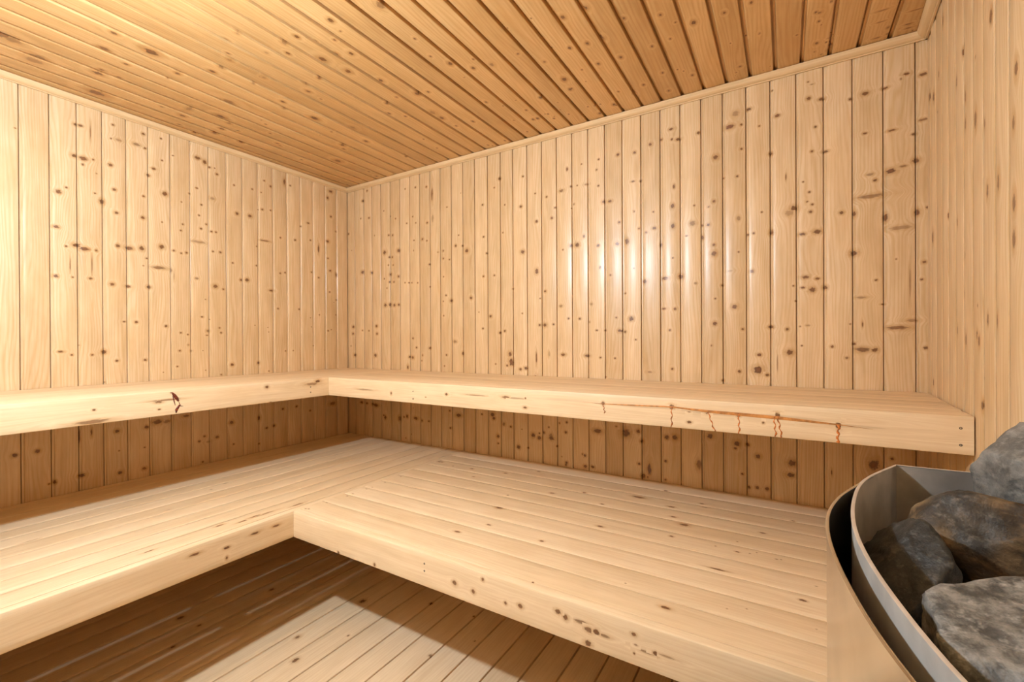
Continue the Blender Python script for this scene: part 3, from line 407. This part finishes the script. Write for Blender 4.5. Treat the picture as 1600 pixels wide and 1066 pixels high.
# narrow corner strip between left and back wall
# ------------------------------------------------------------------ benches
ZL, TL, XL, YL = F - .6568, .1011, 1.0387, -1.0843
ZU, TU, XU, YU = F - .1938, .0961, .5866, -.5936
YB = YF + .01
xr = lambda y: XR0 + SK * y - .004
def ribbon(name, pts, widths, mp, mat, parent, thick=.0012, label=None):
    """raised, round-topped strip following a path on a face; pts (a, b)"""
    n = len(pts); V = []; Fs = []
    for i, (a, b) in enumerate(pts):
        p0 = pts[max(0, i - 1)]; p1 = pts[min(n - 1, i + 1)]
        d = Vector((p1[0] - p0[0], p1[1] - p0[1])).normalized(); nx, ny = -d.y, d.x
        hw = widths[i] / 2
        for t, h in ((-1, -.0005), (-.8, .45 * thick), (-.35, thick), (.35, thick), (.8, .45 * thick), (1, -.0005)):
            q = mp(np.array([a + nx * hw * t]), np.array([b + ny * hw * t]), np.array([h * (1 if hw > .0015 else .6)]))[0]
            V.append(tuple(q))
    for i in range(n - 1):
        for j in range(5): Fs.append((i * 6 + j, i * 6 + j + 1, (i + 1) * 6 + j + 1, (i + 1) * 6 + j))
        Fs.append((i * 6 + 5, i * 6, (i + 1) * 6, (i + 1) * 6 + 5))
    Fs.append(tuple(range(6))[::-1]); Fs.append(tuple((n - 1) * 6 + j for j in range(6)))
    me = bpy.data.meshes.new(name); me.from_pydata(V, [], Fs); me.materials.append(mat); me.shade_smooth(); me.update()
    o = bpy.data.objects.new(name, me); COL.objects.link(o); o.parent = parent; o.matrix_parent_inverse = Matrix.Translation(-Vector(parent.location))
    if label: o['label'] = label
    return o
def screw(at, axis, parent, r=.0032):
    """countersunk screw head: dished disc with a cross slot ridge"""
    V = []; Fs = []; n = 14
    ax = Vector(axis).normalized(); t = ax.orthogonal().normalized(); b = ax.cross(t); c = Vector(at)
    for rr, h in ((r, -.001), (r, .0004), (r * .8, .0006), (r * .35, .0), (r * .3, -.0006)):
        for i in range(n):
            q = c + t * rr * math.cos(6.2832 * i / n) + b * rr * math.sin(6.2832 * i / n) + ax * h
            V.append(tuple(q))
    for k in range(4):
        for i in range(n): Fs.append((k * n + i, k * n + (i + 1) % n, (k + 1) * n + (i + 1) % n, (k + 1) * n + i))
    Fs.append(tuple(4 * n + i for i in range(n))); Fs.append(tuple(range(n))[::-1])
    me = bpy.data.meshes.new('screw'); me.from_pydata(V, [], Fs); me.materials.append(M['screw']); me.update()
    o = bpy.data.objects.new('screw', me); COL.objects.link(o); o.parent = parent; o.matrix_parent_inverse = Matrix.Translation(-Vector(parent.location))
    return o
def cross_bar(parent, lo, hi, name='joist'):
    w = WM(); w.quad_box(lo, hi); return w.build(name, M['bench'], parent)

# --- lower left bench: boards run along y, right back to the back wall
LB = empty('lower_bench', (XL / 2, -1.15, ZL - TL))
tag(LB, 'low pine bench along the left wall with lengthwise boards and an open front', 'bench')
w = WM(); kn = shape_knots(seatL_K, 'seat')
seams = [.004, .055, .151, .247, .343, .439, .535, .631, .727, .82, .915, 1.0105]
gaps = {.727: .0080, .82: .0050, .915: .0070, 1.0105: .0066}
for a0, a1 in zip(seams, seams[1:]):
    g0 = gaps.get(a0, .0012); g1 = gaps.get(a1, .0012)
    tone = None
    board(w, a0 + g0 / 2, a1 - g1 / 2, YB, -.003, .010, lambda a, b, h: st(a, b, ZL + h), [k for k in kn if a0 < k[0] < a1], tone=tone, r=.0022)
w.build('seat', M['bench'], LB)
w = WM()
board(w, ZL - TL, ZL, YB, -.003, .026, lambda a, b, h: st(XL + h, b, a), shape_knots(fasL_K, 'fascia'), r=.004, tone=.25)
w.build('front_board', M['bench'], LB)
for y in (-2.2, -1.375, -.55): cross_bar(LB, (.0, y - .022, ZL - .075), (1.005, y + .022, ZL - .0105))
cross_bar(LB, (.0, YB + .03, ZL - .09), (.028, -.06, ZL - .076), 'wall_ledger')

# --- lower back bench: boards run along x
LB2 = empty('lower_bench', (2.05, YL / 2, ZL - TL))
tag(LB2, 'low pine bench under the back wall with boards running towards the heater', 'bench')
w = WM(); kn = shape_knots(seatB_K, 'seat')
ys = [-.004, -.120, -.222, -.322, -.427, -.532, -.640, -.746, -.851, -.955, -1.056]
for y1, y0 in zip(ys, ys[1:]):
    extra_k = [(y, x, .0028, .0045, 1.0) for y, x in ((-1.045, 1.058), (-1.04, 1.07), (-.973, 1.07), (-.961, 1.072), (-.867, 1.078), (-.836, 1.076), (-.763, 1.076), (-.733, 1.079), (-.658, 1.078), (-.556, 1.076), (-.253, 1.069)) if y0 < y < y1]
    board(w, y0 + .0010, y1 - .0010, XL + .001, xr(y0), .022, lambda a, b, h: st(b, a, ZL + h), [k for k in kn if y0 < k[0] < y1] + extra_k, r=.0022, step=.012)
w.build('seat', M['bench'], LB2)
w = WM()
board(w, ZL - TL, ZL, XL + .001, xr(YL), .026, lambda a, b, h: st(b, YL - h, a), shape_knots(fasB_K, 'fascia'), r=.004, tone=.6)
w.build('front_board', M['bench'], LB2)
for x in (1.71, 2.45): cross_bar(LB2, (x - .022, YL + .027, ZL - .076), (x + .022, -.004, ZL - .023))
cross_bar(LB2, (XL + .01, -.032, ZL - .092), (3.08, -.004, ZL - .077), 'wall_ledger')
for z in (F - .687, F - .709): screw((1.712, YL - .0003, z), (0, -1, 0), LB2)

# --- upper left bench
UB = empty('upper_bench', (XU / 2, -1.15, ZU - TU))
tag(UB, 'high pine bench along the left wall with a dark red resin gash', 'bench')
w = WM()
se = [.004, .0935, .187, .2805, .374, .4675, .559]
for a0, a1 in zip(se, se[1:]):
    board(w, a0 + .001, a1 - .001, YB, -.003, .022, lambda a, b, h: st(a, b, ZU + h), [], r=.0022, step=.03)
w.build('seat', M['bench'], UB)
w = WM()
board(w, ZU - TU, ZU, YB, -.003, .026, lambda a, b, h: st(XU + h, b, a), shape_knots(fasUL_K, 'fascia'), r=.004, tone=.45)
w.build('front_board', M['bench'], UB)
for y in (-2.2, -1.375, -.65): cross_bar(UB, (.0, y - .022, ZU - .075), (.555, y + .022, ZU - .023))
for z in (F - .236, F - .263): screw((XU + .0003, -.699, z), (1, 0, 0), UB)
mpx = lambda a, b, h: st(XU + h, a, b)
for pts, ws, nm in (
    ([(-1.3125, .9545), (-1.3047, .9540), (-1.297, .9423), (-1.2884, .9296), (-1.2827, .9172)], [.002, .006, .014, .014, .006], 'dark red resin gash'),
    ([(-1.3027, .9412), (-1.2992, .9242), (-1.2971, .9139), (-1.2943, .9027)], [.004, .005, .004, .002], 'dark red resin run'),
    ([(-1.2776, .9047), (-1.2842, .8955), (-1.2901, .8845), (-1.2916, .8713)], [.006, .010, .012, .003], 'dark red resin patch'),
    ([(-1.2799, .8991), (-1.274, .8975), (-1.2667, .8957)], [.003, .003, .001], 'thin dark red resin mark'),
    ([(-1.282, .9137), (-1.2801, .9101), (-1.2791, .9066)], [.002, .004, .002], 'small dark red resin spot')):
    ribbon('resin_patch', pts, ws, mpx, M['resin_dark'], UB, thick=.0016, label=nm)

# --- upper back bench
UB2 = empty('upper_bench', (1.8, YU / 2, ZU - TU))
tag(UB2, 'high pine bench on the back wall with orange resin drips', 'bench')
w = WM()
ys = [-.004, -.096, -.19, -.284, -.378, -.472, -.566]
for y1, y0 in zip(ys, ys[1:]):
    board(w, y0 + .001, y1 - .001, XU + .001, xr(y0), .022, lambda a, b, h: st(b, a, ZU + h), [], r=.0022, step=.03)
w.build('seat', M['bench'], UB2)
w = WM()
board(w, ZU - TU, ZU, XU + .001, xr(YU), .026, lambda a, b, h: st(b, YU - h, a), shape_knots(fasUB_K, 'fascia'), r=.004, tone=.35)
w.build('front_board', M['bench'], UB2)
for x in (1.196, 2.1, 2.9): cross_bar(UB2, (x - .022, YU + .027, ZU - .075), (x + .022, -.004, ZU - .023))
for x, z in ((3.030, F - .224), (3.030, F - .266), (1.196, F - .235), (1.195, F - .270)): screw((x, YU - .0003, z), (0, -1, 0), UB2)
mpy = lambda a, b, h: st(a, YU - h, b)
xs = np.linspace(2.03, 2.86, 24)
zc = np.interp(xs, [2.03, 2.109, 2.343, 2.448, 2.638, 2.785, 2.86], [-.227, -.229, -.222, -.228, -.232, -.2385, -.244]) + F
wd = np.interp(xs, [2.03, 2.09, 2.2, 2.35, 2.5, 2.62, 2.72, 2.79, 2.86], [.001, .003, .006, .006, .012, .013, .009, .004, .001])
ribbon('resin_seam', list(zip(xs, zc)), list(wd), mpy, M['resin_seam'], UB2, thick=.0006, label='long orange-brown resin streak')
def drip(x0, z0, x1, z1, wd=.0045):
    n = 12; ph = rng.rand() * 6
    pts = [(x0 + (x1 - x0) * i / n + .0022 * math.sin(ph + i * 1.4) * (i > 0), z0 + (z1 - z0) * i / n + F) for i in range(n + 1)]
    ws = [wd * (1.5 if i == 0 else (.75 + .35 * math.sin(ph * 2 + i * 1.9))) * (1.25 if i > n - 3 else 1) for i in range(n + 1)]
    ribbon('resin_drip', pts, ws, mpy, M['resin'], UB2, thick=.0022, label='glossy orange resin drip')
for q in ((2.109, -.228, 2.115, -.262), (2.343, -.222, 2.342, -.2885), (2.452, -.230, 2.472, -.2885), (2.539, -.229, 2.540, -.2885), (2.632, -.230, 2.636, -.2885), (2.641, -.228, 2.651, -.2885), (2.785, -.240, 2.783, -.2885, .007)):
    drip(*q)

# ------------------------------------------------------------------ heater
ZR = .957
HT = empty('sauna_heater', (2.85, -1.56, 0))
tag(HT, 'steel sauna heater filled with stones, standing beside the right wall', 'sauna heater')
def spline(pts, n=6):
    out = []; P = [Vector(p) for p in pts]
    for i in range(len(P) - 1):
        a = P[max(i - 1, 0)]; b = P[i]; c = P[i + 1]; d = P[min(i + 2, len(P) - 1)]
        for k in range(n):
            t = k / n
            out.append(.5 * ((2 * b) + (c - a) * t + (2 * a - 5 * b + 4 * c - d) * t * t + (3 * b - a - 3 * c + d) * t ** 3))
    out.append(P[-1]); return [(q.x, q.y) for q in out]
def shell(name, plan, z0, z1, th, mat, parent, closed, rimr=.0008, label=None):
    """thin sheet wall following a plan outline, with thickness towards the left of travel, and a rolled rim"""
    n = len(plan); V = []; Fs = []
    nor = []
    for i in range(n):
        a = Vector(plan[(i - 1) % n] if closed else plan[max(i - 1, 0)]); b = Vector(plan[(i + 1) % n] if closed else plan[min(i + 1, n - 1)])
        d = (b - a).normalized(); nor.append(Vector((-d.y, d.x)))
    ring = [(0, z0), (0, z1 - rimr), (-rimr, z1), (-rimr + .0, z1 + rimr), (th * .5, z1 + rimr * 1.6), (th + rimr, z1 + rimr), (th + rimr, z1), (th, z1 - rimr), (th, z0)]
    m_ = len(ring)
    for i in range(n):
        for o_, z in ring: V.append((plan[i][0] + nor[i].x * o_, plan[i][1] + nor[i].y * o_, z))
    for i in range(n if closed else n - 1):
        k = (i + 1) % n
        for j in range(m_): Fs.append((i * m_ + j, i * m_ + (j + 1) % m_, k * m_ + (j + 1) % m_, k * m_ + j))
    if not closed:
        Fs.append(tuple(range(m_))); Fs.append(tuple((n - 1) * m_ + j for j in range(m_))[::-1])
    me = bpy.data.meshes.new(name); me.from_pydata(V, [], Fs); me.materials.append(mat); me.shade_smooth(); me.set_sharp_from_angle(angle=math.radians(40)); me.update()
    o = bpy.data.objects.new(name, me); COL.objects.link(o); o.parent = parent; o.matrix_parent_inverse = Matrix.Translation(-Vector(parent.location))
    if label: o['label'] = label
    return o
arc_in = spline([(2.809, -1.201), (2.756, -1.318), (2.731, -1.434), (2.722, -1.550), (2.731, -1.666), (2.756, -1.782), (2.809, -1.899)])
plan_in = [(2.955, -1.195)] + [(2.88, -1.198)] + arc_in + [(2.88, -1.902), (2.955, -1.905)]
# back panel closes the basket
shell('stone_basket', plan_in + [(2.957, -1.7), (2.957, -1.4)], .60, ZR, .002, M['steel_in'], HT, True)
arc_out = spline([(2.768, -1.287), (2.742, -1.352), (2.719, -1.415), (2.703, -1.486), (2.698, -1.563), (2.703, -1.650), (2.717, -1.740), (2.742, -1.822), (2.775, -1.890)])
shell('outer_casing', arc_out, .16, ZR - .002, .0015, M['steel_out'], HT, False, label='shiny curved steel casing')
plan_body = [(2.955, -1.19), (2.805, -1.195)] + arc_out + [(2.81, -1.912), (2.955, -1.912)]
def prism(name, plan, z0, z1, mat, parent):
    n = len(plan); V = [(x, y, z) for z in (z0, z1) for x, y in plan]
    Fs = [(i, (i + 1) % n, n + (i + 1) % n, n + i) for i in range(n)] + [tuple(range(n))[::-1], tuple(range(n, 2 * n))]
    me = bpy.data.meshes.new(name); me.from_pydata(V, [], Fs); me.materials.append(mat); me.update()
    o = bpy.data.objects.new(name, me); COL.objects.link(o); o.parent = parent; o.matrix_parent_inverse = Matrix.Translation(-Vector(parent.location)); return o
inner_floor = [(x + (2.84 - x) * .02, y + (-1.55 - y) * .02) for x, y in plan_in]
prism('heater_body', [(x + (2.84 - x) * .06, y + (-1.555 - y) * .03) for x, y in plan_body], .14, .655, M['iron'], HT)
for x, y in ((2.76, -1.36), (2.76, -1.75), (2.92, -1.26), (2.92, -1.85)):
    V = []; n = 12
    me = bpy.data.meshes.new('leg'); 
    for z, r in ((0, .022), (.008, .022), (.012, .012), (.15, .012)):
        for i in range(n): V.append((x + r * math.cos(6.2832 * i / n), y + r * math.sin(6.2832 * i / n), z))
    Fs = [(k * n + i, k * n + (i + 1) % n, (k + 1) * n + (i + 1) % n, (k + 1) * n + i) for k in range(3) for i in range(n)] + [tuple(range(n))[::-1], tuple(3 * n + i for i in range(n))]
    me.from_pydata(V, [], Fs); me.materials.append(M['steel_out']); me.update()
    o = bpy.data.objects.new('leg', me); COL.objects.link(o); o.parent = HT; o.matrix_parent_inverse = Matrix.Translation(-Vector(HT.location))

# ------------------------------------------------------------------ stones
def rock(loc, dims, rot, mat, seed, label, sub=5, ang=.55, group=None):
    import bmesh
    bm = bmesh.new(); bmesh.ops.create_icosphere(bm, subdivisions=sub, radius=1)
    r_ = random.Random(seed)
    planes = []
    for _ in range(13):
        n = Vector((r_.gauss(0, 1), r_.gauss(0, 1), r_.gauss(0, 1))).normalized(); planes.append((n, r_.uniform(ang, .9)))
    off = Vector((seed * 3.1, seed * 1.7, 0))
    for v in bm.verts:
        p = v.co.copy(); t = 1.0
        d = p.normalized()
        for n, c in planes:
            k = d.dot(n)
            if k > 1e-4: t = min(t, c / k) if c / k < t else t
        t = t + (.05 * noise.fractal(d * 2.2 + off, 1, 2, 4) + .018 * noise.fractal(d * 9 + off, 1, 2, 3))
        v.co = Vector((d.x * t * dims[0] / 2, d.y * t * dims[1] / 2, d.z * t * dims[2] / 2))
    me = bpy.data.meshes.new('sauna_stone'); bm.to_mesh(me); bm.free(); me.materials.append(mat); me.shade_smooth()
    o = bpy.data.objects.new('sauna_stone', me); COL.objects.link(o); o.location = loc; o.rotation_euler = rot
    tag(o, label, 'stone', 'stones heaped in the heater' if group is None else group)
    return o
rock((2.895, -1.385, .895), (.22, .13, .16), (.1, .35, .05), M['stone_brown'], 3, 'large brown and black stone with a ridge, at the back of the heater')
rock((2.774, -1.466, .888), (.085, .16, .14), (.2, .1, .1), M['stone_dark'], 4, 'dark mottled stone against the curved side of the heater basket')
rock((2.852, -1.662, .908), (.255, .18, .17), (.0, -.05, .10), M['stone_grey'], 5, 'large mottled grey stone nearest the front of the heater')
rock((2.950, -1.312, 1.0), (.13, .16, .20), (.1, .75, .1), M['stone_pale'], 6, 'pale grey slab rising highest beside the right wall')
rock((2.842, -1.525, .850), (.12, .10, .12), (.4, .2, .9), M['stone_grey'], 8, 'grey stone between the brown stone and the front stone')
rock((2.850, -1.270, .860), (.10, .08, .12), (.4, .2, .9), M['stone_dark'], 9, 'black stone in the back corner of the heater')
rock((2.800, -1.800, .860), (.09, .10, .12), (.1, .6, .2), M['stone_grey'], 10, 'grey stone at the near end of the heater')
k = 20
for zz in (.725,):
    for (x, y) in ((2.80, -1.33), (2.90, -1.26), (2.78, -1.46), (2.89, -1.40), (2.78, -1.60), (2.89, -1.54), (2.79, -1.74), (2.90, -1.68), (2.87, -1.82)):
        k += 1
        rock((x + rng.uniform(-.006, .006), y + rng.uniform(-.01, .01), zz), (.10, .115, .10), (rng.rand() * .6, rng.rand() * .6, rng.rand()), M['stone_dark'], k, 'dark stone packed low in the heater basket', sub=3, group='stones packed low in the heater')


# ------------------------------------------------------------------ lamps (outside the picture, they light the room)
def wall_lamp(at, r, mat, label):
    import bmesh
    T = empty('wall_lamp', (at[0], YF, at[2])); tag(T, label, 'lamp')
    def part(name, V, Fs, m_):
        me = bpy.data.meshes.new(name); me.from_pydata(V, [], Fs); me.materials.append(m_); me.shade_smooth(); me.update()
        o = bpy.data.objects.new(name, me); COL.objects.link(o); o.parent = T; o.matrix_parent_inverse = Matrix.Translation(-Vector(T.location)); return o
    def lathe(prof, m_, name):
        n = 24; V = [(at[0] + rr * math.cos(6.2832 * i / n), y, at[2] + rr * math.sin(6.2832 * i / n)) for rr, y in prof for i in range(n)]
        Fs = [(k * n + i, k * n + (i + 1) % n, (k + 1) * n + (i + 1) % n, (k + 1) * n + i) for k in range(len(prof) - 1) for i in range(n)]
        Fs += [tuple(range(n))[::-1], tuple((len(prof) - 1) * n + i for i in range(n))]
        return part(name, V, Fs, m_)
    lathe([(.055, YF), (.055, YF + .02), (.03, YF + .03), (.025, at[1] - r * .9), (.04, at[1] - r * .85)], M['brass'], 'mount')
    lathe([(max(.002, r * math.sin(math.pi * i / 16)), at[1] - r * math.cos(math.pi * i / 16)) for i in range(17)], mat, 'globe')
wall_lamp((1.487, -2.093, F + .709), .032, M['glow'], 'round wall lamp high on the front wall')
wall_lamp((.45, -2.12, F + .50), .06, M['glow2'], 'dim round wall lamp at the left end of the front wall')
